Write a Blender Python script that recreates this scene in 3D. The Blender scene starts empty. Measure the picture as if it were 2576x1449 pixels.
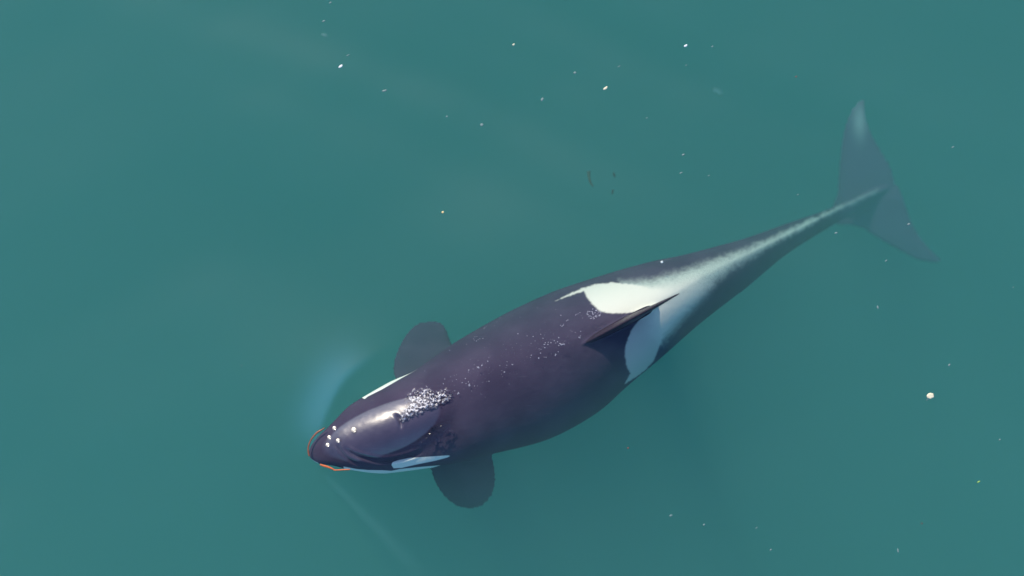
import bpy, bmesh, math, random
import numpy as np
from mathutils import Vector, Matrix
from mathutils.bvhtree import BVHTree

# ------------------------------------------------------------------ camera, sky, sun, exposure
SC = bpy.context.scene
H = 14.0                                     # height of the camera over the sea, metres
S = 290.0                                    # photo units per metre at sea level (photo measured 2576 wide)
cam_d = bpy.data.cameras.new('camera')
cam_d.sensor_width = 36.0
cam_d.lens = 36.0 * H / (2576.0 / S)
cam_d.dof.use_dof = True
cam_d.dof.focus_distance = H + 0.05
cam_d.dof.aperture_fstop = 0.24
cam_d.clip_start = 0.1
cam_d.clip_end = 2000.0
cam = bpy.data.objects.new('camera', cam_d)
SC.collection.objects.link(cam)
cam.location = (0, 0, H)
cam.rotation_euler = (0, 0, 0)
SC.camera = cam

SUN_EL = math.radians(43)
SUN_AZ = math.radians(-24)                    # measured from +Y towards +X
world = bpy.data.worlds.new('World')
SC.world = world
world.use_nodes = True
wn = world.node_tree
bg = wn.nodes['Background']
sky = wn.nodes.new('ShaderNodeTexSky')
sky.sky_type = 'NISHITA'
sky.sun_disc = False
sky.sun_elevation = SUN_EL
sky.sun_rotation = SUN_AZ
sky.dust_density = 1.2
sky.air_density = 1.0
sky.ozone_density = 9.0
bg.inputs['Strength'].default_value = 0.15
wn.links.new(sky.outputs[0], bg.inputs['Color'])

sun_d = bpy.data.lights.new('sun', 'SUN')
sun_d.energy = 3.15
sun_d.angle = math.radians(0.53)
sun_d.color = (1.0, 0.89, 0.70)
sun = bpy.data.objects.new('sun', sun_d)
SC.collection.objects.link(sun)
sun.rotation_euler = (-(math.pi / 2 - SUN_EL), 0, -SUN_AZ)

SC.view_settings.view_transform = 'Standard'
SC.view_settings.look = 'None'
SC.view_settings.exposure = 0.34
SC.view_settings.gamma = 1.0
SC.cycles.max_bounces = 10
SC.cycles.volume_bounces = 4
SC.cycles.transparent_max_bounces = 16
SC.cycles.diffuse_bounces = 3
SC.cycles.glossy_bounces = 3

# ------------------------------------------------------------------ helpers
random.seed(4)
rng = np.random.default_rng(7)


def P(u, v, z=0.0):
    """photo position (2576 wide) at height z -> world"""
    k = (H - z) / H
    return Vector(((u - 1288.0) / S * k, (724.5 - v) / S * k, z))


def tag(o, label, cat=None, group=None, kind=None):
    if label: o['label'] = label
    if cat: o['category'] = cat
    if group: o['group'] = group
    if kind: o['kind'] = kind
    return o


def mesh_obj(name, verts, faces, mat=None, smooth=True, parent=None):
    me = bpy.data.meshes.new(name)
    me.from_pydata([tuple(v) for v in verts], [], faces)
    me.update()
    if smooth:
        me.polygons.foreach_set('use_smooth', [True] * len(me.polygons))
    if mat: me.materials.append(mat)
    o = bpy.data.objects.new(name, me)
    SC.collection.objects.link(o)
    if parent: o.parent = parent
    return o


def new_mat(name):
    m = bpy.data.materials.new(name)
    m.use_nodes = True
    m.node_tree.nodes.clear()
    return m, m.node_tree, m.node_tree.nodes, m.node_tree.links


def simple_mat(name, col, rough=0.5, noise=0.25, scale=40.0, spec=0.5):
    m, t, n, l = new_mat(name)
    out = n.new('ShaderNodeOutputMaterial')
    b = n.new('ShaderNodeBsdfPrincipled')
    tc = n.new('ShaderNodeTexCoord')
    nz = n.new('ShaderNodeTexNoise'); nz.inputs['Scale'].default_value = scale
    mx = n.new('ShaderNodeMix'); mx.data_type = 'RGBA'
    mx.inputs['A'].default_value = (*[c * (1 - noise) for c in col], 1)
    mx.inputs['B'].default_value = (*[min(1, c * (1 + noise)) for c in col], 1)
    l.new(tc.outputs['Object'], nz.inputs['Vector'])
    l.new(nz.outputs['Fac'], mx.inputs['Factor'])
    l.new(mx.outputs['Result'], b.inputs['Base Color'])
    b.inputs['Roughness'].default_value = rough
    b.inputs['Specular IOR Level'].default_value = spec
    l.new(b.outputs[0], out.inputs['Surface'])
    return m


def poly_sdf(px, py, poly):
    """signed distance, positive inside"""
    poly = np.asarray(poly, float)
    d = np.full(px.shape, 1e18)
    ins = np.zeros(px.shape, bool)
    n = len(poly)
    for i in range(n):
        ax, ay = poly[i]; bx, by = poly[(i + 1) % n]
        ex, ey = bx - ax, by - ay
        wx, wy = px - ax, py - ay
        t = np.clip((wx * ex + wy * ey) / (ex * ex + ey * ey + 1e-12), 0, 1)
        d = np.minimum(d, (wx - ex * t) ** 2 + (wy - ey * t) ** 2)
        c = (ay > py) != (by > py)
        with np.errstate(divide='ignore', invalid='ignore'):
            xi = ax + (py - ay) * ex / (ey if ey != 0 else 1e-12)
        ins ^= c & (px < xi)
    d = np.sqrt(d)
    return np.where(ins, d, -d)


def sstep(a, b, x):
    t = np.clip((x - a) / (b - a), 0, 1)
    return t * t * (3 - 2 * t)


def catmull(pts, n):
    """smooth closed or open interpolation, open here"""
    pts = np.asarray(pts, float)
    seg = np.r_[0, np.cumsum(np.linalg.norm(np.diff(pts[:, :2], axis=0), axis=1))]
    out = []
    for s in np.linspace(0, seg[-1], n):
        i = min(max(np.searchsorted(seg, s) - 1, 0), len(pts) - 2)
        t = (s - seg[i]) / (seg[i + 1] - seg[i])
        p1, p2 = pts[i], pts[i + 1]
        p0 = pts[i - 1] if i > 0 else 2 * p1 - p2
        p3 = pts[i + 2] if i + 2 < len(pts) else 2 * p2 - p1
        out.append(0.5 * ((2 * p1) + (p2 - p0) * t + (2 * p0 - 5 * p1 + 4 * p2 - p3) * t * t
                          + (3 * p1 - p0 - 3 * p2 + p3) * t ** 3))
    return np.array(out)


def noise2(x, y, seed=0):
    """cheap smooth value noise on arrays"""
    xi = np.floor(x).astype(np.int64); yi = np.floor(y).astype(np.int64)
    fx = x - xi; fy = y - yi
    fx = fx * fx * (3 - 2 * fx); fy = fy * fy * (3 - 2 * fy)

    def h(a, b):
        v = np.sin(a * 127.1 + b * 311.7 + seed * 74.7) * 43758.5453
        return v - np.floor(v)
    return ((h(xi, yi) * (1 - fx) + h(xi + 1, yi) * fx) * (1 - fy)
            + (h(xi, yi + 1) * (1 - fx) + h(xi + 1, yi + 1) * fx) * fy)


# ------------------------------------------------------------------ water
BOW_CREST = [(790, 1150), (786, 1118), (797, 1080), (815, 1031), (838, 983), (866, 945), (905, 915), (960, 880), (1030, 840)]
BOW_LOW = [(805, 1180), (850, 1228), (905, 1285), (965, 1345), (1030, 1415), (1110, 1500), (1200, 1600)]


def line_dist(px, py, pts):
    """signed lateral distance (positive to the left of travel in photo axes) and parameter"""
    pts = catmull(pts, 60)
    best = np.full(px.shape, 1e18); sd = np.zeros(px.shape); par = np.zeros(px.shape)
    for i in range(len(pts) - 1):
        ax, ay = pts[i][:2]; bx, by = pts[i + 1][:2]
        ex, ey = bx - ax, by - ay
        L2 = ex * ex + ey * ey
        wx, wy = px - ax, py - ay
        tt = np.clip((wx * ex + wy * ey) / L2, 0, 1)
        dx, dy = wx - ex * tt, wy - ey * tt
        d2 = dx * dx + dy * dy
        m = d2 < best
        best = np.where(m, d2, best)
        sgn = np.sign(ex * wy - ey * wx)
        sd = np.where(m, sgn * np.sqrt(d2), sd)
        par = np.where(m, (i + tt) / (len(pts) - 1), par)
    return sd, par


def water_height(X, Y):
    u = X * S + 1288.0
    v = 724.5 - Y * S
    z = 0.020 * np.sin(1.15 * X + 2.2 * Y + 0.6) + 0.011 * np.sin(2.3 * X + 2.9 * Y + 2.0)
    z += 0.003 * np.sin(4.4 * X + 3.1 * Y + 1.0 + 0.8 * np.sin(X)) + 0.10 * (noise2((X * .9 + Y * .45) * 0.35 + 9, (Y * .9 - X * .45) * 0.8 + 4, 3) - 0.5) + 0.03 * (noise2((X * .9 + Y * .45) * 0.8 + 2, (Y * .9 - X * .45) * 1.9 + 1, 8) - 0.5)
    a_ = 0.36 * X + 0.93 * Y + 0.10 * np.sin(0.9 * X - 0.3 * Y)
    env = np.exp(-(((X - 1.6) / 3.2) ** 2 + ((Y - 1.6) / 1.2) ** 2))
    z += env * (0.012 * np.sin(a_ * 7.5) + 0.006 * np.sin(a_ * 12.0 + 1.3)) * (0.4 + 1.2 * noise2(X * 0.9 + 5, Y * 0.9 + 2, 17))
    far = np.exp(-((X + 1.0) ** 2 + (Y + 1) ** 2) / 16.0)
    # bow wave on the upper side of the head: slow rise from the left, quick fall behind the crest
    sd, par = line_dist(u, v, BOW_CREST)
    amp = sstep(0.0, 0.15, par) * (1 - sstep(0.55, 1.0, par))
    out = np.where(sd < 0, np.exp(sd / 42.0), np.exp(-(sd / 26.0) ** 2))
    z += 0.030 * amp * out
    # thin ridge running away from the chin
    sd, par = line_dist(u, v, BOW_LOW)
    amp = sstep(0.0, 0.06, par) * (1 - sstep(0.35, 0.8, par))
    w = 10 + 28 * par
    z += (0.006 + 0.004 * par) * amp * np.exp(-(sd / w) ** 2)
    return z


def make_water():
    def axis(lo, hi, step, far):
        core = np.arange(lo, hi + 1e-6, step)
        g = []; s = step; x = hi
        while x < far:
            s *= 1.25; x += s; g.append(x)
        a = []; s = step; x = lo
        while x > -far:
            s *= 1.25; x -= s; a.append(x)
        return np.r_[a[::-1], core, g]
    xs = axis(-5.0, 5.0, 0.03, 400.0); ys = axis(-3.2, 3.2, 0.03, 400.0)
    nx, ny = len(xs), len(ys)
    X, Y = np.meshgrid(xs, ys)
    Z = water_height(X, Y)
    edge = np.minimum(1, np.maximum(0, (60 - np.maximum(abs(X), abs(Y))) / 40))
    Z = Z * edge
    top = np.c_[X.ravel(), Y.ravel(), Z.ravel()]
    faces = []
    idx = np.arange(nx * ny).reshape(ny, nx)
    q = np.stack([idx[:-1, :-1], idx[:-1, 1:], idx[1:, 1:], idx[1:, :-1]], -1).reshape(-1, 4)
    faces = q.tolist()
    base = nx * ny
    D = -14.0
    ring = list(idx[0, :]) + list(idx[1:, -1]) + list(idx[-1, -2::-1]) + list(idx[-2:0:-1, 0])
    bot = [(top[i][0], top[i][1], D) for i in ring]
    n = len(ring)
    for k in range(n):
        a, b = ring[k], ring[(k + 1) % n]
        faces.append([int(b), int(a), base + k, base + (k + 1) % n])
    faces.append([base + k for k in range(n)][::-1])
    m, t, nd, l = new_mat('sea_water')
    out = nd.new('ShaderNodeOutputMaterial')
    fr = nd.new('ShaderNodeFresnel'); fr.inputs['IOR'].default_value = 1.34
    geo = nd.new('ShaderNodeNewGeometry')
    inv = nd.new('ShaderNodeMath'); inv.operation = 'SUBTRACT'; inv.inputs[0].default_value = 1.0
    mul = nd.new('ShaderNodeMath'); mul.operation = 'MULTIPLY'
    tr = nd.new('ShaderNodeBsdfTransparent')
    gl = nd.new('ShaderNodeBsdfGlossy'); gl.inputs['Roughness'].default_value = 0.33
    mix = nd.new('ShaderNodeMixShader')
    l.new(geo.outputs['Backfacing'], inv.inputs[1])
    l.new(fr.outputs[0], mul.inputs[0]); l.new(inv.outputs[0], mul.inputs[1])
    l.new(mul.outputs[0], mix.inputs[0])
    l.new(tr.outputs[0], mix.inputs[1]); l.new(gl.outputs[0], mix.inputs[2])
    l.new(mix.outputs[0], out.inputs['Surface'])
    sc = nd.new('ShaderNodeVolumeScatter'); ab = nd.new('ShaderNodeVolumeAbsorption')
    add = nd.new('ShaderNodeAddShader')
    sc.inputs['Color'].default_value = (*WATER_SCATTER, 1); sc.inputs['Density'].default_value = 1.0
    sc.inputs['Anisotropy'].default_value = 0.0
    ab.inputs['Color'].default_value = (*[1 - a / WATER_ABS_D for a in WATER_ABS], 1)
    ab.inputs['Density'].default_value = WATER_ABS_D
    l.new(sc.outputs[0], add.inputs[0]); l.new(ab.outputs[0], add.inputs[1])
    l.new(add.outputs[0], out.inputs['Volume'])
    o = mesh_obj('water', list(map(tuple, top)) + bot, faces, m)
    tag(o, 'murky teal green sea water with soft swell', kind='structure')
    return o


WATER_SCATTER = (0.060, 0.152, 0.126)
WATER_ABS = (0.272, 0.104, 0.104)
WATER_ABS_D = 1.0
make_water()

# ------------------------------------------------------------------ orca
AXIS = [(778, 1144), (880, 1112), (1000, 1075), (1200, 975), (1400, 885), (1600, 795), (1800, 690), (1900, 640),
        (2000, 590), (2100, 535), (2200, 487), (2245, 466)]
EDGE_R = [(776, 1142), (779, 1128), (788, 1112), (803, 1095), (830, 1070), (870, 1028), (893, 1011), (918, 996), (980, 961),
          (1045, 930), (1140, 864), (1250, 800), (1320, 765), (1400, 730), (1500, 697), (1580, 673), (1650, 655),
          (1720, 641), (1800, 620), (1878, 598), (1990, 558), (2064, 533), (2130, 506), (2200, 474), (2260, 448)]
EDGE_L = [(776, 1144), (783, 1156), (803, 1167), (840, 1172), (880, 1182), (950, 1191), (1000, 1188), (1100, 1174),
          (1180, 1158), (1240, 1142), (1380, 1105), (1500, 1040), (1580, 970), (1660, 903), (1760, 815), (1850, 745),
          (1878, 724), (1971, 646), (2045, 597), (2085, 573), (2133, 545), (2200, 502), (2260, 470)]


def ray_edge(c, d, edge):
    best = None
    for i in range(len(edge) - 1):
        a = edge[i]; b = edge[i + 1]
        e = b - a
        den = d[0] * e[1] - d[1] * e[0]
        if abs(den) < 1e-9: continue
        w = a - c
        t = (w[0] * e[1] - w[1] * e[0]) / den
        s = (w[0] * d[1] - w[1] * d[0]) / den
        if -1e-6 <= s <= 1 + 1e-6 and t > 0 and (best is None or t < best): best = t
    return best


def interp_x(x, table):
    t = np.array(table, float)
    return catmull_1d(x, t[:, 0], t[:, 1])


def catmull_1d(x, xs, ys):
    i = int(min(max(np.searchsorted(xs, x) - 1, 0), len(xs) - 2))
    t = min(max((x - xs[i]) / (xs[i + 1] - xs[i]), 0), 1)
    m = np.gradient(ys, xs)
    h = xs[i + 1] - xs[i]
    return ((2 * t ** 3 - 3 * t * t + 1) * ys[i] + (t ** 3 - 2 * t * t + t) * h * m[i]
            + (-2 * t ** 3 + 3 * t * t) * ys[i + 1] + (t ** 3 - t * t) * h * m[i + 1])


Z_TOP = [(778, -0.065), (800, -0.020), (850, 0.004), (900, -0.022), (1000, -0.045), (1100, -0.045), (1200, -0.06), (1400, -0.075),
         (1600, -0.13), (1700, -0.26), (1800, -0.50), (1900, -0.82), (2000, -1.24), (2100, -1.70), (2200, -2.12), (2245, -2.24)]
HEIGHT = [(778, 0.06), (800, 0.15), (850, 0.30), (900, 0.42), (1000, 0.62), (1100, 0.86), (1200, 1.04), (1400, 1.20), (1600, 1.14),
          (1700, 1.0), (1800, 0.74), (1900, 0.58), (2000, 0.43), (2100, 0.30), (2200, 0.17), (2245, 0.10)]
MID = [(778, 0.5), (850, 0.42), (1000, 0.42), (1200, 0.50), (1400, 0.53), (1800, 0.52), (2245, 0.5)]
EXPO = [(778, 2.0), (850, 2.3), (1000, 2.4), (1200, 1.86), (1400, 1.75), (1600, 1.72), (1700, 1.65), (1800, 1.55), (2000, 1.35), (2150, 1.35), (2245, 1.8)]
SHIFT = [(778, 0.0), (900, 0.10), (1000, 0.16), (1200, 0.10), (1400, 0.05), (1600, 0.05), (1800, 0.12), (2000, 0.22), (2200, 0.2), (2245, 0)]


def body_shell():
    ax = catmull(AXIS, 170)
    eR = catmull(EDGE_R, 300); eL = catmull(EDGE_L, 300)
    M = 88
    verts = []; faces = []
    rings = []
    for i, c in enumerate(ax):
        d = ax[min(i + 1, len(ax) - 1)] - ax[max(i - 1, 0)]
        d = d / np.linalg.norm(d)
        perp = np.array([d[1], -d[0]])             # towards the upper edge (whale's right)
        if perp[1] > 0: perp = -perp
        wR = ray_edge(c, perp, eR); wL = ray_edge(c, -perp, eL)
        if wR is None: wR = 3
        if wL is None: wL = 3
        x = c[0]
        zt = interp_x(x, Z_TOP); hh = interp_x(x, HEIGHT); mid = interp_x(x, MID); ex = interp_x(x, EXPO); sh = interp_x(x, SHIFT)
        zc = zt - hh * mid
        ring = []
        for k in range(M):
            a = 2 * math.pi * k / M
            ca, sa = math.cos(a), math.sin(a)
            e = ex if sa > 0 else max(ex, 2.0)
            lx = math.copysign(abs(ca) ** (2 / e), ca); lz = math.copysign(abs(sa) ** (2 / e), sa)
            w = wR if lx > 0 else wL
            off = lx * w + sh * max(lz, 0) ** 1.5 * (wR + wL) * 0.5 * (1 - abs(lx)) 
            z = zc + lz * (zt - zc if lz > 0 else hh * (1 - mid))
            uv = c + perp * off
            if lz > 0:
                q = np.array([uv[0] - 985, uv[1] - 1073])
                A = np.array([0.925, -0.38]); B = np.array([0.38, 0.925])
                r2 = (q @ A / 175) ** 2 + (q @ B / 94) ** 2
                if r2 < 1: z += 0.135 * (1 - r2) ** 1.4
                # narrow snout ridge
            ring.append(len(verts)); verts.append(P(uv[0], uv[1], z))
        rings.append(ring)
    for a, b in zip(rings[:-1], rings[1:]):
        for k in range(M):
            faces.append([a[k], a[(k + 1) % M], b[(k + 1) % M], b[k]])
    faces.append(rings[0][::-1]); faces.append(rings[-1])
    return verts, faces


def paddle(outline, centre, zfun, T, n=90, rings=10):
    """closed lens-shaped plate over an outline given in photo units"""
    o = catmull(outline + [outline[0]], n + 1)[:-1]
    verts = []; faces = []

    def layer(sign):
        idx = []
        for r in range(rings, 0, -1):
            f = r / rings
            row = []
            for p in o:
                q = np.array(centre) + (p - np.array(centre)) * f
                z = zfun(q[0], q[1]) + sign * T * 0.5 * math.sqrt(max(0, 1 - f ** 3))
                row.append(len(verts)); verts.append(P(q[0], q[1], z))
            idx.append(row)
        c = len(verts); verts.append(P(centre[0], centre[1], zfun(*centre) + sign * T * 0.5))
        return idx, c
    up, cu = layer(1); dn, cd = layer(-1)
    for rows, c, flip in ((up, cu, False), (dn, cd, True)):
        for a, b in zip(rows[:-1], rows[1:]):
            for k in range(n):
                f = [a[k], a[(k + 1) % n], b[(k + 1) % n], b[k]]
                faces.append(f[::-1] if flip else f)
        for k in range(n):
            f = [rows[-1][k], rows[-1][(k + 1) % n], c]
            faces.append(f[::-1] if flip else f)
    for k in range(n):
        faces.append([up[0][k], dn[0][k], dn[0][(k + 1) % n], up[0][(k + 1) % n]])
    return verts, faces


def dorsal():
    """upright fin: profile in (along spine 0..1, height)"""
    root = np.array([1462.0, 868.0]); tip = np.array([1717.0, 734.0])
    prof = [(-0.02, -0.10), (0.0, 0.0), (0.13, 0.10), (0.33, 0.26), (0.55, 0.42), (0.78, 0.54), (0.94, 0.60), (1.0, 0.605), (0.985, 0.575),
            (0.89, 0.47), (0.77, 0.33), (0.69, 0.19), (0.66, 0.08), (0.68, 0.0), (0.72, -0.12), (0.36, -0.16)]
    o = catmull(prof + [prof[0]], 121)[:-1]
    c = np.array([0.45, 0.15]); n = len(o)
    d = tip - root; L = np.linalg.norm(d); d /= L; L *= 1.045; pr = np.array([-d[1], d[0]])
    verts = []; faces = []; rings = 12
    z0 = -0.085

    def pos(q, off):
        z = z0 + q[1]
        uv = root + d * (q[0] * L) + pr * (off * S)
        return P(uv[0], uv[1], z)
    lay = []
    for s in (1, -1):
        rows = []
        for r in range(rings, 0, -1):
            f = r / rings; row = []
            for p in o:
                q = c + (p - c) * f
                T = 0.078 * (1 - 0.74 * min(1, max(0, q[1]) / 0.62))
                base = 0.03 * max(0, 1 - max(0, q[1] + 0.02) / 0.08) ** 2
                row.append(len(verts)); verts.append(pos(q, s * (T * 0.5 * max(0, 1 - f ** 2.2) ** 0.7 + base * (1 - f))))
            rows.append(row)
        cc = len(verts); verts.append(pos(c, s * 0.05)); lay.append((rows, cc))
    for (rows, cc), flip in zip(lay, (False, True)):
        for a, b in zip(rows[:-1], rows[1:]):
            for k in range(n):
                f = [a[k], a[(k + 1) % n], b[(k + 1) % n], b[k]]; faces.append(f[::-1] if flip else f)
        for k in range(n):
            f = [rows[-1][k], rows[-1][(k + 1) % n], cc]; faces.append(f[::-1] if flip else f)
    up, dn = lay[0][0], lay[1][0]
    for k in range(n):
        faces.append([up[0][k], dn[0][k], dn[0][(k + 1) % n], up[0][(k + 1) % n]])
    return verts, faces


PEC_R = [(1150, 985), (1080, 985), (1010, 975), (990, 945), (990, 908), (1003, 872), (1022, 838), (1048, 814), (1080, 806), (1106, 809), (1122, 825),
         (1134, 856), (1150, 885), (1180, 930)]
PEC_L = [(1190, 1060), (1110, 1090), (1075, 1150), (1082, 1182), (1093, 1214), (1115, 1248), (1146, 1273), (1184, 1282), (1216, 1272), (1239, 1246),
         (1248, 1210), (1244, 1168), (1236, 1130), (1230, 1080)]
FLUKE_R = [(2205, 520), (2140, 545), (2092, 532), (2104, 490), (2108, 440), (2113, 385), (2122, 326), (2140, 277), (2158, 254), (2175, 245), (2176, 262),
           (2179, 294), (2197, 342), (2222, 386), (2243, 423), (2250, 452), (2253, 468), (2240, 495)]
FLUKE_L = [(2205, 470), (2250, 462), (2263, 470), (2278, 509), (2293, 553), (2315, 594), (2341, 627), (2372, 658), (2352, 664), (2306, 654), (2249, 624),
           (2204, 598), (2172, 577), (2135, 566), (2100, 563), (2110, 530), (2150, 500)]


def join(parts):
    V = []; F = []
    for v, f in parts:
        b = len(V); V += v; F += [[i + b for i in x] for x in f]
    return V, F


def make_orca():
    parts = [body_shell(), dorsal(),
             paddle(PEC_R, (1085, 900), lambda u, v: -0.74 - 0.0016 * max(0, 960 - v), 0.085),
             paddle(PEC_L, (1165, 1170), lambda u, v: -0.50 - 0.0032 * max(0, v - 1120), 0.085),
             paddle(FLUKE_R, (2170, 430), lambda u, v: -2.25 + 0.0006 * max(0, 480 - v), 0.055),
             paddle(FLUKE_L, (2220, 560), lambda u, v: -2.25 - 0.0010 * max(0, v - 500), 0.055)]
    V, F = join(parts)
    o = mesh_obj('orca', V, F)
    # make each shell's normals point outwards, then fuse everything into one skin
    bm = bmesh.new(); bm.from_mesh(o.data)
    bmesh.ops.recalc_face_normals(bm, faces=bm.faces)
    bm.to_mesh(o.data); bm.free()
    md = o.modifiers.new('fuse', 'REMESH'); md.mode = 'VOXEL'; md.voxel_size = 0.0115; md.use_smooth_shade = True
    sm = o.modifiers.new('soften', 'SMOOTH'); sm.factor = 0.5; sm.iterations = 6
    dg = bpy.context.evaluated_depsgraph_get()
    me = bpy.data.meshes.new_from_object(o.evaluated_get(dg))
    o.modifiers.clear()
    old = o.data; o.data = me; bpy.data.meshes.remove(old); me.name = 'orca'
    n = len(me.vertices)
    co = np.empty(n * 3); me.vertices.foreach_get('co', co); co = co.reshape(-1, 3)
    nr = np.empty(n * 3); me.vertex_normals.foreach_get('vector', nr); nr = nr.reshape(-1, 3)
    k = H / (H - co[:, 2])
    u = co[:, 0] * k * S + 1288.0; v = 724.5 - co[:, 1] * k * S
    # blowhole: crescent dent with a raised rim on the top of the head
    top = nr[:, 2] > 0.3
    a = math.radians(-22)
    bx = (u - 1001) * math.cos(a) + (v - 1060) * math.sin(a)
    by = -(u - 1001) * math.sin(a) + (v - 1060) * math.cos(a)
    arc = bx + 0.012 * by ** 2 - 5
    slit = np.exp(-(arc / 4.2) ** 2) * np.exp(-(by / 17) ** 4)
    rim = np.exp(-((arc - 10) / 5.0) ** 2) * np.exp(-(by / 20) ** 4) + 0.7 * np.exp(-((arc + 9) / 5.0) ** 2) * np.exp(-(by / 20) ** 4)
    co[:, 2] += np.where(top, -0.022 * slit + 0.005 * rim, 0)
    # creases of the head: one under the eye-side cheek, one round the foot of the melon
    for ln, dep, wd in (([(860, 1122), (875, 1134), (892, 1144), (925, 1154), (955, 1160), (990, 1158), (1030, 1148), (1072, 1132)], 0.022, 4.0),
                        ([(846, 1116), (856, 1134), (868, 1147), (880, 1157), (895, 1165), (915, 1171)], 0.013, 3.0),
                        ([(846, 1062), (872, 1038), (905, 1014), (945, 990), (1000, 968)], 0.014, 4.0)):
        sd, par = line_dist(u, v, ln)
        en = sstep(0, .15, par) * (1 - sstep(.8, 1, par))
        co[:, 2] += np.where(nr[:, 2] > 0.15, en * (-dep * np.exp(-(sd / wd) ** 2) + 0.4 * dep * np.exp(-((abs(sd) - 2.4 * wd) / wd) ** 2)), 0)
    # faint body relief
    co[:, 2] += np.where(top, 0.0016 * (noise2(u / 9, v / 9, 5) - 0.5), 0)
    me.vertices.foreach_set('co', co.ravel()); me.update()

    def attr(name, arr):
        at = me.attributes.new(name, 'FLOAT', 'POINT'); at.data.foreach_set('value', arr.astype(np.float32))
    up = nr[:, 2] > -0.35
    # white markings and the painted flank glint as signed distances in photo units (crisp ones) and soft washes
    eyeL = poly_sdf(u, v, [(985, 1170), (987, 1163), (1000, 1158.5), (1030, 1152), (1060, 1150), (1128, 1145.5), (1133, 1147), (1125, 1151), (1095, 1159), (1050, 1168), (1010, 1177),
                           (990, 1178)])
    eyeR = poly_sdf(u, v, [(917, 1004), (925, 997.5), (960, 980), (1000, 957), (1049, 929.5), (1045, 915), (990, 935), (930, 970), (905, 985), (910, 1000)])
    chin = poly_sdf(u, v, [(864, 1173.5), (898, 1180), (927, 1182.5), (962, 1183), (985, 1184.5), (1006, 1180), (1048, 1175.5), (1108, 1170.5), (1082, 1178), (1040, 1190),
                           (980, 1215), (900, 1205), (866, 1190)])
    chin2 = poly_sdf(u, v, [(779, 1150), (784, 1155), (794, 1161.5), (801, 1164), (800, 1185), (770, 1170), (765, 1150)])
    flank_glint = poly_sdf(u, v, [(1640, 661.5), (1660, 655), (1692, 648), (1690, 652.5), (1662, 659), (1642, 664)]) - 2.3  # glint on the upper flank, painted as a thin pale line
    n1 = noise2(u / 5, v / 5, 11) * 2 - 1; n2 = noise2(u / 2.2, v / 2.2, 12) * 2 - 1
    sadR = poly_sdf(u, v, [(1398, 757), (1435, 739), (1465, 726), (1500, 715), (1540, 711), (1590, 716), (1640, 725), (1700, 722), (1730, 712), (1750, 705),
                           (1700, 745), (1640, 775), (1600, 783), (1560, 788), (1530, 787), (1508, 781), (1490, 765), (1478, 748), (1469, 732), (1437, 741.5)])
    sadL = poly_sdf(u, v, [(1740, 712), (1700, 745), (1650, 776), (1612, 800), (1588, 832), (1574, 868), (1572, 895), (1577, 920), (1586, 940), (1572, 965), (1600, 948), (1625, 930),
                           (1645, 905), (1656, 880), (1668, 845), (1700, 810), (1740, 775), (1770, 745), (1790, 715)])
    eyeR = np.where(co[:, 2] > -0.36, eyeR, -60.0)
    zt = np.interp(u, [p[0] for p in Z_TOP], [p[1] for p in Z_TOP])
    body = ~((co[:, 2] > zt + 0.035 + 0.06 * sstep(1610, 1650, u)) & (u > 1430) & (u < 1760))        # not the upright fin
    attr('m_crisp', np.where(up, np.maximum.reduce([eyeL, eyeR, chin, chin2, flank_glint]), -60.0))
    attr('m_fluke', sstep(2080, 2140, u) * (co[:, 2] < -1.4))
    wR_ = 2.5 + 22 * sstep(1590, 1720, u); wL_ = 2.5 + 20 * sstep(1652, 1700, u)
    fR = sstep(-wR_ * 1.2, wR_ * 0.8, sadR + 1.2 * n1 + n2); fL = sstep(-wL_ * 1.0, wL_ * 0.8, sadL + 1.2 * n1 + n2)
    attr('m_saddle', np.where(up & body, np.maximum(fR, fL * (0.80 + 0.06 * sstep(1640, 1670, u))) * (1 - 0.35 * sstep(1640, 1780, u)), 0.0))  # left saddle painted dimmer where it lies in shade
    attr('m_fin', 1.0 - body)
    # pale wash running from the saddle down the ridge of the tail stock
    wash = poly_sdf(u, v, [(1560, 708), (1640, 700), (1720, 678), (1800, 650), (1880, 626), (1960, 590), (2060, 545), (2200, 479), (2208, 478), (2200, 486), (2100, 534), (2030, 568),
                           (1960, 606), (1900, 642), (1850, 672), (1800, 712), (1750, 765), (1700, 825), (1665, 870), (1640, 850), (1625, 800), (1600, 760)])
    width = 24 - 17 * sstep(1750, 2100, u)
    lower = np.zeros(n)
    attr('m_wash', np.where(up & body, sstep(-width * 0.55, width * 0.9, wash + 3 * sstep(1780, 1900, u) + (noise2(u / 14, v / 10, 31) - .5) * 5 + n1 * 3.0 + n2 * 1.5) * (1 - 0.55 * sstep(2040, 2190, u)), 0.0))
    # white underside: chin, belly, flukes from below
    s_ = np.clip((u - 780) / 1400, 0, 1)
    attr('m_belly', sstep(-0.72, -0.88, nr[:, 2]) if False else np.where(nr[:, 2] < -0.75, 1.0, 0.0))
    # sunlit tone near the tip of the right fluke, painted pale into the skin
    attr('m_tip_lit', np.exp(-((u - 2163) / 17) ** 2 - ((v - 305) / 42) ** 2) * (co[:, 2] < -0.5))
    spk = (poly_sdf(u, v, [(1180, 860), (1460, 760), (1500, 830), (1380, 900), (1140, 1000)]) > 0) * 1.0
    attr('m_dry', spk)

    # ---- skin material
    m, t, nd, l = new_mat('orca_skin')
    out = nd.new('ShaderNodeOutputMaterial'); b = nd.new('ShaderNodeBsdfPrincipled')

    def A(nm):
        x = nd.new('ShaderNodeAttribute'); x.attribute_name = nm; return x.outputs['Fac']

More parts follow.
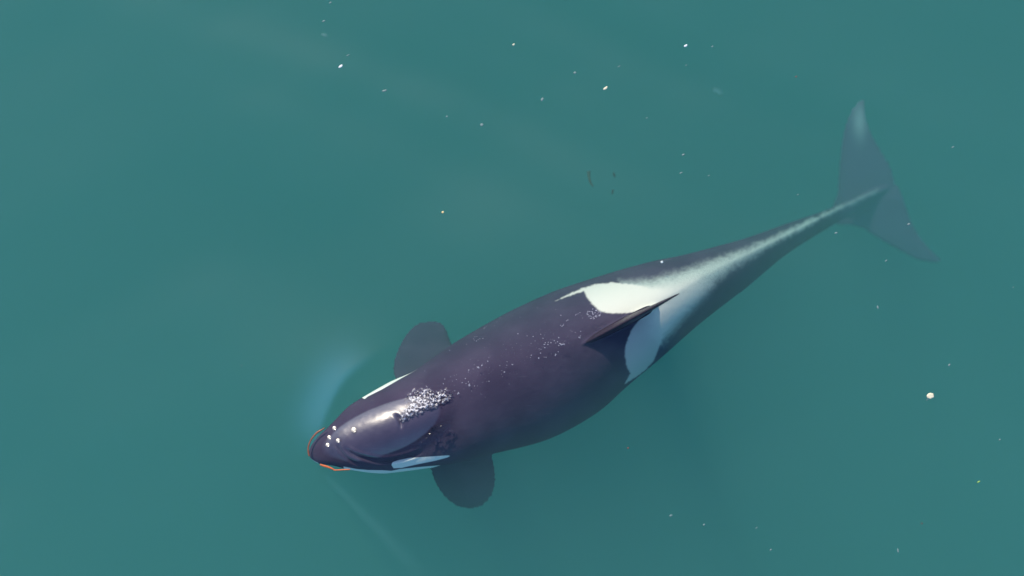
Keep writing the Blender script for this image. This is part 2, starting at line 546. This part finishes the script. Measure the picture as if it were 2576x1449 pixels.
    def mr(src, a0, a1, b0=0.0, b1=1.0):
        x = nd.new('ShaderNodeMapRange'); x.interpolation_type = 'SMOOTHSTEP'
        x.inputs['From Min'].default_value = a0; x.inputs['From Max'].default_value = a1
        x.inputs['To Min'].default_value = b0; x.inputs['To Max'].default_value = b1
        l.new(src, x.inputs['Value']); return x.outputs['Result']

    def mixc(f, a, c):
        x = nd.new('ShaderNodeMix'); x.data_type = 'RGBA'
        if isinstance(f, float): x.inputs['Factor'].default_value = f
        else: l.new(f, x.inputs['Factor'])
        for nm, val in (('A', a), ('B', c)):
            if isinstance(val, tuple): x.inputs[nm].default_value = (*val, 1)
            else: l.new(val, x.inputs[nm])
        return x.outputs['Result']

    def math_(op, a, c):
        x = nd.new('ShaderNodeMath'); x.operation = op
        for i, val in enumerate((a, c)):
            if isinstance(val, (int, float)): x.inputs[i].default_value = val
            else: l.new(val, x.inputs[i])
        return x.outputs[0]
    tc = nd.new('ShaderNodeTexCoord')
    nz = nd.new('ShaderNodeTexNoise'); nz.inputs['Scale'].default_value = 3.0; nz.inputs['Detail'].default_value = 6
    nf = nd.new('ShaderNodeTexNoise'); nf.inputs['Scale'].default_value = 90.0; nf.inputs['Detail'].default_value = 4
    l.new(tc.outputs['Object'], nz.inputs['Vector']); l.new(tc.outputs['Object'], nf.inputs['Vector'])
    dark = mixc(mr(nz.outputs['Fac'], 0.35, 0.65), SKIN_A, SKIN_B)
    dark = mixc(mr(nf.outputs['Fac'], 0.60, 0.78, 0.0, 0.22), dark, (0.16, 0.14, 0.16))
    dark = mixc(math_('MULTIPLY', A('m_fin'), 0.7), dark, (0.030, 0.022, 0.030))
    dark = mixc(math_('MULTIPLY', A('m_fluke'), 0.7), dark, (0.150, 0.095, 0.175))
    mp = nd.new('ShaderNodeMapping'); mp.inputs['Rotation'].default_value = (0, 0, math.radians(-24)); mp.inputs['Scale'].default_value = (1.3, 30, 12)
    ns = nd.new('ShaderNodeTexNoise'); ns.inputs['Scale'].default_value = 2.2; ns.inputs['Detail'].default_value = 3
    l.new(tc.outputs['Object'], mp.inputs['Vector']); l.new(mp.outputs[0], ns.inputs['Vector'])
    dark = mixc(mr(ns.outputs['Fac'], 0.66, 0.74, 0.0, 0.16), dark, (0.18, 0.17, 0.20))
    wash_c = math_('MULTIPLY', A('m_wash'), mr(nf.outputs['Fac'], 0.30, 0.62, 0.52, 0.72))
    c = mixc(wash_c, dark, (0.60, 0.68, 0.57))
    c = mixc(A('m_saddle'), c, (0.67, 0.645, 0.545))
    tip_lit = math_('MULTIPLY', A('m_tip_lit'), 0.6)
    c = mixc(tip_lit, c, (0.60, 0.62, 0.55))
    c = mixc(A('m_belly'), c, (0.75, 0.76, 0.72))
    c = mixc(mr(A('m_crisp'), -0.9, 0.9), c, (0.78, 0.79, 0.68))
    l.new(c, b.inputs['Base Color'])
    # wet and glossy where the skin is out of the water, matt below it (little index step against water)
    sx = nd.new('ShaderNodeSeparateXYZ'); geo = nd.new('ShaderNodeNewGeometry'); l.new(geo.outputs['Position'], sx.inputs[0])
    wet = math_('MULTIPLY', mr(sx.outputs['Z'], -0.012, 0.006), math_('SUBTRACT', 1.0, math_('MULTIPLY', A('m_fin'), 0.9)))
    l.new(math_('MULTIPLY', wet, 0.7), b.inputs['Specular IOR Level'])
    b.inputs['Roughness'].default_value = 0.40
    l.new(wet, b.inputs['Coat Weight'])
    b.inputs['Coat Roughness'].default_value = 0.34
    b.inputs['Coat IOR'].default_value = 1.5
    bp = nd.new('ShaderNodeBump'); bp.inputs['Strength'].default_value = 0.12; bp.inputs['Distance'].default_value = 0.01
    l.new(nf.outputs['Fac'], bp.inputs['Height']); l.new(bp.outputs[0], b.inputs['Normal'])
    l.new(b.outputs[0], out.inputs['Surface'])
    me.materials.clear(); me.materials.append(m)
    me.polygons.foreach_set('use_smooth', [True] * len(me.polygons))
    tag(o, 'black and white orca swimming just below the surface, seen from above', 'orca')
    return o, co


SKIN_A = (0.050, 0.039, 0.068)
SKIN_B = (0.065, 0.051, 0.084)
orca, _co = make_orca()
dg = bpy.context.evaluated_depsgraph_get()
bvh = BVHTree.FromObject(orca, dg)


def skin_z(x, y):
    h = bvh.ray_cast(Vector((x, y, 3)), Vector((0, 0, -1)))
    return (h[0].z, h[1]) if h[0] is not None else (-9, Vector((0, 0, 1)))


# ------------------------------------------------------------------ thin moving water over the head
def film_mat(name, rough, foam, ior=1.34):
    m, t, nd, l = new_mat(name)
    out = nd.new('ShaderNodeOutputMaterial')
    fr = nd.new('ShaderNodeFresnel'); fr.inputs['IOR'].default_value = ior
    tr = nd.new('ShaderNodeBsdfTransparent'); gl = nd.new('ShaderNodeBsdfGlossy'); gl.inputs['Roughness'].default_value = rough
    df = nd.new('ShaderNodeBsdfDiffuse'); df.inputs['Color'].default_value = (0.8, 0.78, 0.8, 1)
    mix = nd.new('ShaderNodeMixShader'); mix2 = nd.new('ShaderNodeMixShader')
    l.new(fr.outputs[0], mix.inputs[0]); l.new(tr.outputs[0], mix.inputs[1]); l.new(gl.outputs[0], mix.inputs[2])
    tc = nd.new('ShaderNodeTexCoord'); nz = nd.new('ShaderNodeTexNoise'); nz.inputs['Scale'].default_value = 48; nz.inputs['Detail'].default_value = 3
    mr = nd.new('ShaderNodeMapRange'); mr.inputs['From Min'].default_value = 0.46; mr.inputs['From Max'].default_value = 0.60
    mr.inputs['To Max'].default_value = foam
    at = nd.new('ShaderNodeAttribute'); at.attribute_name = 'mask'
    mu = nd.new('ShaderNodeMath'); mu.operation = 'MULTIPLY'
    l.new(tc.outputs['Object'], nz.inputs['Vector']); l.new(nz.outputs['Fac'], mr.inputs['Value'])
    l.new(mr.outputs[0], mu.inputs[0]); l.new(at.outputs['Fac'], mu.inputs[1])
    l.new(mu.outputs[0], mix2.inputs[0]); l.new(mix.outputs[0], mix2.inputs[1]); l.new(df.outputs[0], mix2.inputs[2])
    l.new(mix2.outputs[0], out.inputs['Surface'])
    return m


def ripple_patch(name, poly, amp, scale, mat, label, dirn, step=0.0035, soft=15.0):
    poly = np.array(poly, float)
    u0, v0 = poly.min(0) - 6; u1, v1 = poly.max(0) + 6
    du = step * S
    us = np.arange(u0, u1, du); vs = np.arange(v0, v1, du)
    U, V = np.meshgrid(us, vs)
    sd = poly_sdf(U, V, poly) + 10 * (noise2(U / 6, V / 6, 21) - 0.5) + 7 * (noise2(U / 2.4, V / 2.4, 22) - 0.5)
    mask = sstep(0, soft, sd)
    ca, sa = math.cos(dirn), math.sin(dirn)
    A = (U * ca + V * sa); B = (-U * sa + V * ca)
    hgt = (noise2(A / (scale * 1.9), B / scale, 1) - 0.5) + 0.6 * (noise2(A / (scale * 1.0) + 7, B / (scale * 0.55) + 3, 2) - 0.5) + 0.35 * (noise2(A / (scale * .45), B / (scale * .3), 3) - 0.5)
    kk = (U - 1288.0) / S, (724.5 - V) / S
    ZW = water_height(kk[0], kk[1])
    idx = -np.ones(U.shape, int); verts = []; mk = []
    for j in range(U.shape[0]):
        for i in range(U.shape[1]):
            if sd[j, i] < -1: continue
            p = P(U[j, i], V[j, i], 0)
            zs, _ = skin_z(p.x, p.y)
            z = max(zs, ZW[j, i]) + 0.004 + amp * mask[j, i] * (0.5 + hgt[j, i])
            idx[j, i] = len(verts); verts.append(P(U[j, i], V[j, i], z)); mk.append(mask[j, i])
    faces = []
    for j in range(U.shape[0] - 1):
        for i in range(U.shape[1] - 1):
            q = [idx[j, i], idx[j + 1, i], idx[j + 1, i + 1], idx[j, i + 1]]
            if min(q) >= 0: faces.append([int(x) for x in q])
    o = mesh_obj(name, verts, faces, mat)
    at = o.data.attributes.new('mask', 'FLOAT', 'POINT'); at.data.foreach_set('value', np.array(mk, np.float32))
    tag(o, label, kind='stuff')
    return o


glit = film_mat('broken_water', 0.16, 0.85)
ripple_patch('splash', [(999, 1042), (1010, 1026), (1020, 1005), (1020, 990), (1040, 978), (1068, 972), (1098, 980), (1125, 976), (1138, 990), (1134, 1006), (1116, 1019), (1080, 1034),
                        (1040, 1050), (1010, 1068), (1003, 1058)], 0.026, 4.6, glit,
             'patch of broken glittering white water behind the blowhole of the orca', math.radians(-60))
rip = film_mat('rippled_water', 0.15, 0.0)
ripple_patch('ripples', [(1080, 1078), (1110, 1068), (1130, 1066), (1138, 1074), (1128, 1090), (1105, 1106), (1085, 1118), (1062, 1122), (1050, 1118), (1070, 1098)], 0.008, 9.0, rip,
             'small dark blue ripples on the left side of the orca head', math.radians(-50))


def bead(u, v, rad, R, rough_m, label):
    """low lens of water added on the snout for a sun glint, its face turned to the light"""
    c = P(u, v, 0); zs, nn = skin_z(c.x, c.y)
    zw = float(water_height(np.array([c.x]), np.array([c.y]))[0])
    zs = max(zs, zw)
    view = (cam.location - P(u, v, zs)).normalized()
    sd = Vector((math.sin(SUN_AZ) * math.cos(SUN_EL), math.cos(SUN_AZ) * math.cos(SUN_EL), math.sin(SUN_EL)))
    ax_ = (view + sd).normalized()
    ax_ = (ax_ * 0.85 + Vector((0, 0, 1)) * 0.15).normalized()
    rot = Vector((0, 0, 1)).rotation_difference(ax_).to_matrix()
    base = P(u, v, zs + 0.010)
    verts = []; faces = []; N = 32; K = 9
    for j in range(K + 1):
        a = j / K * math.asin(min(.99, rad / R))
        for k in range(N):
            b = 2 * math.pi * k / N
            verts.append(base + rot @ Vector((R * math.sin(a) * math.cos(b), R * math.sin(a) * math.sin(b), R * (math.cos(a) - 1))))
    rim = len(verts) - N
    for k in range(N):                                   # skirt down into the water
        b = 2 * math.pi * k / N
        verts.append(verts[rim + k] + rot @ Vector((-0.002 * math.cos(b), -0.002 * math.sin(b), -0.003)))
    for j in range(K + 1):
        for k in range(N):
            faces.append([j * N + k, (j + 1) * N + k, (j + 1) * N + (k + 1) % N, j * N + (k + 1) % N])
    faces.append([(K + 1) * N + k for k in range(N)][::-1])
    o = mesh_obj('glint_bead', verts, faces, rough_m)
    bm = bmesh.new(); bm.from_mesh(o.data); bmesh.ops.remove_doubles(bm, verts=bm.verts, dist=1e-6)
    bmesh.ops.recalc_face_normals(bm, faces=bm.faces); bm.to_mesh(o.data); bm.free()
    tag(o, label, 'water bead', 'beads added for sun glints on the snout of the orca')
    return o


bead_m = film_mat('glint_bead_film', 0.27, 0.0, 1.6)  # small caps added and tilted to give sun glints on the snout
bead_big = film_mat('glint_bead_film_wide', 0.29, 0.0, 1.6)
bead(841, 1077, 0.0185, 0.21, bead_m, 'bead added for a sun glint, topmost of the four small ones on the orca snout')
bead(828, 1100, 0.0185, 0.21, bead_m, 'bead added for a sun glint on the orca snout, just above the lowest bead')
bead(850, 1108, 0.0185, 0.21, bead_m, 'bead added for a sun glint, rightmost of the four small ones on the orca snout')
bead(824, 1119, 0.0185, 0.21, bead_m, 'bead added for a sun glint, lowest of the four small ones on the orca snout')
bead(890, 1081, 0.025, 0.30, bead_big, 'largest bead added for a sun glint, on the forehead of the orca behind the others')


# ------------------------------------------------------------------ scattering haze added for the sky reflected on the bow wave
def sky_sheen(name, line, tfun, b, col, label, span, z0=-0.03):
    """closed scattering lens standing in for reflected sky along a line: its thickness sets how much it shows"""
    c = catmull(line, 70)
    A = np.linspace(-span[0], span[1], 40)
    top = []; bot = []
    for i in range(len(c)):
        d = c[min(i + 1, len(c) - 1)] - c[max(i - 1, 0)]; d /= np.linalg.norm(d); pr = np.array([-d[1], d[0]])
        for a_ in A:
            q = c[i] + pr * a_
            t_ = tfun(a_, i / (len(c) - 1))
            top.append(P(q[0], q[1], z0)); bot.append(P(q[0], q[1], z0 - 0.0005 - t_))
    W = len(A); n = len(top); faces = []
    for i in range(len(c) - 1):
        for k in range(W - 1):
            a_, b_, c_, d_ = i * W + k, i * W + k + 1, (i + 1) * W + k + 1, (i + 1) * W + k
            faces.append([a_, b_, c_, d_]); faces.append([n + d_, n + c_, n + b_, n + a_])
    edge = [k for k in range(W)] + [i * W + W - 1 for i in range(1, len(c))] + [(len(c) - 1) * W + k for k in range(W - 2, -1, -1)] + [i * W for i in range(len(c) - 2, 0, -1)]
    for k in range(len(edge)):
        x, y = edge[k], edge[(k + 1) % len(edge)]
        faces.append([y, x, n + x, n + y])
    m, t, nd, l = new_mat(name)
    out = nd.new('ShaderNodeOutputMaterial'); sc_ = nd.new('ShaderNodeVolumeScatter')
    sc_.inputs['Color'].default_value = (*col, 1); sc_.inputs['Density'].default_value = b
    l.new(sc_.outputs[0], out.inputs['Volume'])
    o = mesh_obj(name, top + bot, faces, m, smooth=False)
    bm = bmesh.new(); bm.from_mesh(o.data); bmesh.ops.recalc_face_normals(bm, faces=bm.faces); bm.to_mesh(o.data); bm.free()
    return tag(o, label, kind='stuff')


def t_bow(a_, p_):
    amp = float(sstep(0.0, 0.30, np.array(p_)) * (1 - sstep(0.40, 0.80, np.array(p_))))
    w = 54 + 25 * p_
    side = math.exp(-(a_ / w) ** 2 * 1.3) if a_ < 0 else math.exp(-(a_ / 10.0) ** 2)
    fade = float(sstep(-128, -90, np.array(a_)) * (1 - sstep(22, 30, np.array(a_))))
    return 0.18 * amp * side * fade


sky_sheen('sky_sheen', BOW_CREST, t_bow, 1.6, (0.22, 0.66, 1.0), 'soft pale blue crescent of haze added for reflected sky above the orca snout', (130, 30))  # sky reflection of the bow wave, built as scattering haze


def t_low(a_, p_):
    amp = float(sstep(0.0, 0.10, np.array(p_)) * (1 - sstep(0.30, 0.85, np.array(p_))))
    w = 5 + 22 * p_
    return 0.026 * amp * math.exp(-(a_ / w) ** 2) * float(1 - sstep(50, 60, np.array(abs(a_))))


sky_sheen('sheen_trail', BOW_LOW, t_low, 1.6, (0.5, 1.0, 0.9), 'thin faint line of haze added for reflected sky, trailing from the orca chin to the lower edge', (60, 60))  # sky reflection along the wake ridge, built as thin haze

# ------------------------------------------------------------------ bubbles on the water over the back
BUB = [(1424, 487, 9), (1534, 513, 7), (1607, 521, 8), (1700, 494, 8), (1730, 543, 8), (1632, 575, 7), (1755, 597, 8), (1743, 617, 9), (1787, 617, 10), (1790, 590, 8), (1825, 595, 9),
       (1863, 571, 9), (1902, 582, 9), (1880, 600, 8), (1917, 535, 10), (1917, 630, 9), (1930, 605, 12), (1948, 618, 13), (1965, 615, 12), (1985, 612, 9), (1747, 654, 10), (1680, 670, 7),
       (1702, 675, 7), (1587, 747, 9), (1577, 775, 6), (1698, 722, 11), (1674, 782, 11), (1740, 770, 7), (1765, 772, 8), (1912, 706, 9), (1878, 738, 11), (1876, 752, 8), (2115, 472, 6),
       (2180, 457, 8), (2160, 530, 11), (2172, 538, 10), (2175, 515, 7), (1942, 265, 9), (2025, 322, 8), (2012, 330, 7), (1938, 385, 8), (1955, 397, 10), (1972, 385, 9), (1975, 372, 6),
       (2120, 262, 7), (2135, 252, 8), (2150, 245, 6), (2172, 232, 7), (2202, 297, 6), (1060, 819, 10), (1073, 775, 6), (990, 870, 12), (944, 893, 13), (952, 903, 11), (935, 900, 8), (895, 862, 6),
       (883, 915, 6), (830, 928, 10), (824, 952, 6), (1206, 873, 7), (1258, 952, 12), (1230, 935, 6), (1225, 978, 6), (1362, 862, 10), (1350, 858, 6), (1293, 826, 7), (1290, 870, 7),
       (1075, 1066, 9), (1318, 1098, 6), (790, 1030, 9), (750, 1080, 8), (824, 1073, 8), (838, 1100, 12), (840, 1120, 11), (828, 1110, 9), (795, 1090, 7), (900, 1122, 8), (935, 1120, 6),
       (680, 1042, 6), (632, 1062, 6), (610, 1010, 5), (655, 995, 5), (683, 983, 5), (524, 1095, 8), (540, 1036, 8), (705, 1205, 13), (695, 1215, 10), (660, 1180, 8), (805, 616, 6), (865, 1182, 6),
       (1002, 545, 7), (965, 547, 7), (930, 520, 6), (905, 525, 6), (890, 550, 7), (900, 565, 6), (925, 575, 7), (945, 560, 6), (1015, 425, 6), (1025, 415, 6), (1045, 400, 5), (1210, 297, 6),
       (1170, 340, 5), (1140, 390, 5), (600, 690, 7), (300, 938, 6), (2295, 130, 6), (1657, 175, 5), (1880, 198, 5), (1450, 287, 5)]


def make_bubbles():
    pts = [(1006.2 + x * .2083, 737.9 + y * .2083, r * .2083 * 0.70 / S) for x, y, r in BUB]
    rr = random.Random(3)
    for _ in range(60):                       # the raft of foam in front of the saddle patch
        a = rr.uniform(0, 2 * math.pi); q = math.sqrt(rr.uniform(0, 1))
        if 0.42 < q < 0.52: continue
        pts.append((1493 + 19 * q * math.cos(a) - 2 * q * math.sin(a), 789 + 13 * q * math.sin(a), rr.uniform(0.0025, 0.0052)))
    for _ in range(150):                      # fine specks trailing along the back
        t = rr.uniform(0, 1)
        x = 1130 + 330 * t + rr.gauss(0, 16); y = 985 - 170 * t + rr.gauss(0, 26)
        pts.append((x, y, rr.uniform(0.0010, 0.0022)))
    verts = []; faces = []
    for (x, y, r) in pts:
        c = P(x, y, 0)
        z = float(water_height(np.array([c.x]), np.array([c.y]))[0])
        zs, _ = skin_z(c.x, c.y); z = max(z, zs) + 0.001
        blobs = 1 if r < 0.0032 else 3
        for bl in range(blobs):
            ox, oy = (rr.gauss(0, r * .5), rr.gauss(0, r * .5)) if bl else (0, 0)
            r2 = r * (1 if bl == 0 else rr.uniform(.4, .8)); e = rr.uniform(.65, 1); an = rr.uniform(0, 3.1)
            b = len(verts); N = 10
            for ring, (f, h) in enumerate(((1, 0), (.8, .35), (.4, .6))):
                for k in range(N):
                    a = 2 * math.pi * k / N
                    xx, yy = r2 * f * math.cos(a), r2 * e * f * math.sin(a)
                    verts.append((c.x + ox + xx * math.cos(an) - yy * math.sin(an), c.y + oy + xx * math.sin(an) + yy * math.cos(an), z + r2 * h + 0.0006 * bl))
            verts.append((c.x + ox, c.y + oy, z + r2 * .68 + 0.0006 * bl))
            for g in range(2):
                for k in range(N):
                    faces.append([b + g * N + k, b + g * N + (k + 1) % N, b + (g + 1) * N + (k + 1) % N, b + (g + 1) * N + k])
            for k in range(N):
                faces.append([b + 2 * N + k, b + 2 * N + (k + 1) % N, b + 3 * N])
    m, t, nd, l = new_mat('bubble_foam')
    out = nd.new('ShaderNodeOutputMaterial'); tr = nd.new('ShaderNodeBsdfTransparent'); b_ = nd.new('ShaderNodeBsdfPrincipled'); mx = nd.new('ShaderNodeMixShader')
    b_.inputs['Base Color'].default_value = (0.55, 0.55, 0.62, 1); b_.inputs['Roughness'].default_value = 0.35
    mx.inputs[0].default_value = 0.50
    l.new(tr.outputs[0], mx.inputs[1]); l.new(b_.outputs[0], mx.inputs[2]); l.new(mx.outputs[0], out.inputs['Surface'])
    o = mesh_obj('surface_bubbles', verts, faces, m)
    tag(o, 'tiny pale bubbles scattered on the water over the back of the orca', kind='stuff')


make_bubbles()

# ------------------------------------------------------------------ floating bits
MATS = {
    'white': simple_mat('white_petal', (0.80, 0.84, 0.80), 0.5),
    'cream': simple_mat('cream_petal', (0.80, 0.72, 0.50), 0.5),
    'yellow': simple_mat('yellow_petal', (0.80, 0.62, 0.28), 0.5),
    'teal': simple_mat('pale_film', (0.20, 0.28, 0.26), 0.6),
    'green': simple_mat('green_leaf', (0.35, 0.55, 0.08), 0.5),
    'red': simple_mat('red_bit', (0.35, 0.06, 0.04), 0.5),
    'dark': simple_mat('dark_weed', (0.010, 0.020, 0.008), 0.6),
    'orange': simple_mat('orange_kelp', (0.62, 0.14, 0.035), 0.35),
    'rust': simple_mat('rust_kelp', (0.26, 0.085, 0.040), 0.4),
}


def fleck(name, u, v, z, L, W, ang, mat, label, cat, group, seed=0, bent=0.0):
    """flat irregular drifting scrap; L, W in photo units, ang anticlockwise degrees"""
    rr = random.Random(seed)
    c = P(u, v, z + float(water_height(np.array([P(u, v).x]), np.array([P(u, v).y]))[0]))
    a = math.radians(ang); N = 18
    ru = [1 + rr.uniform(-.16, .16) for _ in range(N)]
    l2, w2 = L / 2 / S, W / 2 / S
    verts = []; faces = []
    for f, h in ((0.75, -0.35), (1, 0), (0.75, 0.35), (0.35, 0.5)):
        for k in range(N):
            b = 2 * math.pi * k / N
            x = l2 * f * ru[k] * math.copysign(abs(math.cos(b)) ** .9, math.cos(b)); y = w2 * f * ru[k] * math.sin(b) + bent * w2 * (x / l2) ** 2
            verts.append((x * math.cos(a) - y * math.sin(a), x * math.sin(a) + y * math.cos(a), h * min(w2, .006)))
    for g in range(3):
        for k in range(N):
            faces.append([g * N + k, g * N + (k + 1) % N, (g + 1) * N + (k + 1) % N, (g + 1) * N + k])
    faces.append(list(range(N))[::-1]); faces.append([3 * N + k for k in range(N)])
    o = mesh_obj(name, verts, faces, MATS[mat]); o.location = c
    tag(o, label, cat, group)
    return o


G = 'pale scraps drifting on and under the water'
FL = [
    (831, 6.6, -.10, 8, 3.2, 28, 'teal', 'small pale scrap at the very top edge of the picture, left of centre'),
    (814, 53, -.06, 9, 3.4, 28, 'teal', 'slim pale scrap just below the one at the top edge'),
    (816, 88, -1.6, 18, 8, -12, 'teal', 'faint blurred pale scrap sunk below the two slim ones near the top edge'),
    (875, 139, -.35, 9, 3, 35, 'teal', 'very faint thin sliver just above the bright white petal at upper left'),
    (857, 167, .002, 12, 6, 33, 'white', 'bright white oval petal floating in the open water at upper left'),
    (967, 228, -.10, 13, 5, 15, 'teal', 'pale blue spindle shaped scrap right of the bright white petal'),
    (1124, 293, -.35, 6, 4.5, 20, 'teal', 'faint round dot left of the starry blue scrap'),
    (1212, 314, -.18, 9, 8, 10, 'teal', 'pale blue starry scrap left of centre in the upper water'),
    (1292, 112, -.22, 8, 5, 38, 'cream', 'dull greenish scrap alone near the top centre'),
    (1364, 250, -.15, 11, 6, 55, 'teal', 'pale crinkled upright scrap left of the cream petal'),
    (1446, 183, -.25, 8, 6, 20, 'teal', 'small teal triangular scrap up and left of the cream petal'),
    (1557, 167, -.14, 8, 2.2, 32, 'teal', 'hair thin teal sliver up and right of the cream petal'),
    (1523, 222, .002, 14, 6, 33, 'cream', 'cream coloured pointed petal floating at top centre'),
    (1725, 115, .002, 10, 5.5, 28, 'white', 'bright white oblong petal near the top, right of centre'),
    (1792, 117, -.35, 6, 4, 30, 'teal', 'faint scrap just right of the bright oblong petal near the top'),
    (1726, 164, -.30, 6, 2, 28, 'teal', 'faint short sliver straight below the bright oblong petal near the top'),
    (1627, 297, -.30, 6, 2.4, 30, 'teal', 'faint sliver down and right of the cream petal'),
    (1719, 389, -.015, 9, 4, 25, 'teal', 'pale oblong scrap in mid water above the back of the orca'),
    (1713, 435, -.08, 10, 3, 24, 'teal', 'pale thin scrap straight below the oblong one above the back'),
    (1783, 442, -.30, 6, 2.4, 30, 'teal', 'faint speck right of the two pale scraps above the back'),
    (1114, 534, .002, 7, 5.5, 30, 'yellow', 'small golden yellow petal alone above the right flipper of the orca'),
    (1665, 659, -.25, 7, 6, 20, 'white', 'small round white petal over the right flank beside the saddle patch'),
    (2007, 490, -.20, 6, 2.2, 20, 'teal', 'faint sliver above the narrow tail stock'),
    (2103, 586, -.06, 8, 4, 15, 'teal', 'pale scrap just below the root of the left fluke'),
    (2286, 564, -.02, 8, 4.5, 20, 'teal', 'pale scrap floating over the left fluke'),
    (2397, 370, -.10, 8, 3, 25, 'teal', 'pale scrap in the open water right of the flukes'),
    (2229, 656, -.08, 7, 3, 40, 'teal', 'pale slim scrap left of the tip of the left fluke'),
    (2208, 773, -.10, 4.5, 10, 8, 'teal', 'upright pale scrap with a faint tail below the flukes'),
    (2549, 723, -.20, 4, 2.5, 40, 'teal', 'tiny faint speck close to the right edge of the picture at mid height'),
    (2388, 918, -.05, 7, 5, 60, 'teal', 'small pale scrap up and right of the large cream blossom'),
    (2515, 1106, -.12, 6, 3.5, 40, 'teal', 'small pale speck near the right edge above the green leaf'),
    (1688, 1297, -.50, 9, 6, 15, 'teal', 'faint blurred scrap sunk in the shadow below the orca'),
    (1771, 1320, -.05, 6, 4, 35, 'teal', 'small bright speck in the shadow below the orca, left of two thin ones'),
    (1903, 1328, -.15, 7, 2, 45, 'teal', 'thin sliver between the two specks below the belly of the orca'),
    (1939, 1383, -.05, 6, 3.2, 40, 'teal', 'small pale speck nearest the bottom edge, right of the orca shadow'),
    (2259, 1385, -.22, 4, 11, 12, 'teal', 'upright faint scrap near the bottom edge at lower right'),
    (608, 920, -.12, 4, 2.4, 50, 'teal', 'tiny speck alone in the open water left of the orca'),
]
for i, (u, v, z, L, W, ang, mt, lab) in enumerate(FL):
    fleck('floating_petal' if mt in ('white', 'cream', 'yellow') and z > 0 else 'drifting_scrap', u, v, z, L, W, ang, mt, lab,
          'petal' if mt in ('white', 'cream', 'yellow') and z > 0 else 'scrap', G, seed=i + 1)
fleck('floating_leaf', 2462, 1212, 0.002, 9, 3, 30, 'green', 'small bright green leaf floating at the lower right', 'leaf', None, 70)
fleck('drifting_scrap', 2319, 1317, -.06, 4, 3, 20, 'red', 'tiny reddish speck in the lower right water', 'scrap', G, 71)
fleck('drifting_scrap', 2003, 193, -.06, 4, 3, 20, 'red', 'tiny reddish speck at the upper right, above the flukes', 'scrap', G, 72)
fleck('drifting_scrap', 1580, 1127, -.06, 5, 3, 20, 'red', 'tiny reddish speck just below the belly of the orca', 'scrap', G, 73)
# feathery sunken scrap at upper right
for q, (du, dv, L, W, an) in enumerate([(0, 0, 26, 8, -35)]):
    fleck('drifting_scrap', 1806 + du, 230 + dv, -2.7, 34, 15, -28, 'teal', 'large faint feathery scrap sunk deep at the upper right', 'scrap', G, 75)
fleck('drifting_weed', 1545, 440, -1.2, 6, 17, 12, 'dark', 'short dark upright piece of weed, upper of the two right of the long one', 'weed', 'dark weed hanging under the water', 81)
fleck('drifting_weed', 1541, 483, -1.3, 6, 15, -10, 'dark', 'short dark piece of weed, lower of the two right of the long one', 'weed', 'dark weed hanging under the water', 82)


def ribbon(name, pts, W, zs, mat, label, cat, group=None, thick=0.006):
    """tapered strap through photo points (with heights)"""
    c = catmull([(p[0], p[1]) for p in pts], 40)
    zz = np.interp(np.linspace(0, 1, 40), np.linspace(0, 1, len(zs)), zs)
    verts = []; faces = []; M = 8
    for i in range(40):
        d = c[min(i + 1, 39)] - c[max(i - 1, 0)]; d /= np.linalg.norm(d); pr = np.array([-d[1], d[0]])
        w = np.interp(i / 39, np.linspace(0, 1, len(W)), W) / 2
        for k in range(M):
            a = 2 * math.pi * k / M
            q = c[i] + pr * w * math.cos(a)
            verts.append(P(q[0], q[1], zz[i] + thick * math.sin(a)))
    for i in range(39):
        for k in range(M):
            faces.append([i * M + k, i * M + (k + 1) % M, (i + 1) * M + (k + 1) % M, (i + 1) * M + k])
    faces.append(list(range(M))[::-1]); faces.append([39 * M + k for k in range(M)])
    return tag(mesh_obj(name, verts, faces, MATS[mat]), label, cat, group)


ribbon('drifting_weed', [(1481, 430), (1482, 445), (1485, 458), (1492, 469)], (9, 7, 6, 3), (-1.3, -1.2), 'dark',
       'long curved dark strand of weed hanging above the middle of the orca', 'weed', 'dark weed hanging under the water')
ribbon('kelp_strand', [(778, 1148), (775.5, 1137), (776, 1122), (782, 1107), (790, 1096), (799, 1087), (808, 1082), (817, 1076)], (4, 4.5, 4, 4, 5, 5, 2),
       (.000, .006, .010, .010, .008), 'rust', 'curved rust brown strand of kelp lying round the tip of the orca snout', 'kelp', 'kelp strands at the snout')
ribbon('kelp_strand', [(805, 1168), (812, 1171), (826, 1175), (838, 1180), (841, 1182.5), (850, 1182.5), (866, 1181.5), (881, 1181)], (4, 6, 5.5, 4, 3.5, 3.5, 3.5, 3),
       (.012, .018, .018), 'orange', 'bright orange kinked strand of kelp under the left corner of the orca mouth', 'kelp', 'kelp strands at the snout')
# large cream blossom with a stem
bl = fleck('floating_blossom', 2341, 996, .003, 20, 14, 15, 'cream', 'large cream blossom with a short stem floating at the far right', 'blossom', None, 91)
stem = ribbon('stem', [(2337, 1001), (2334, 1004), (2330.5, 1008)], (3, 2, 1.5), (.0, -.02), 'teal', None, None, None, 0.003)
stem.parent = bl
stem.matrix_parent_inverse = Matrix.Translation(-Vector(bl.location))
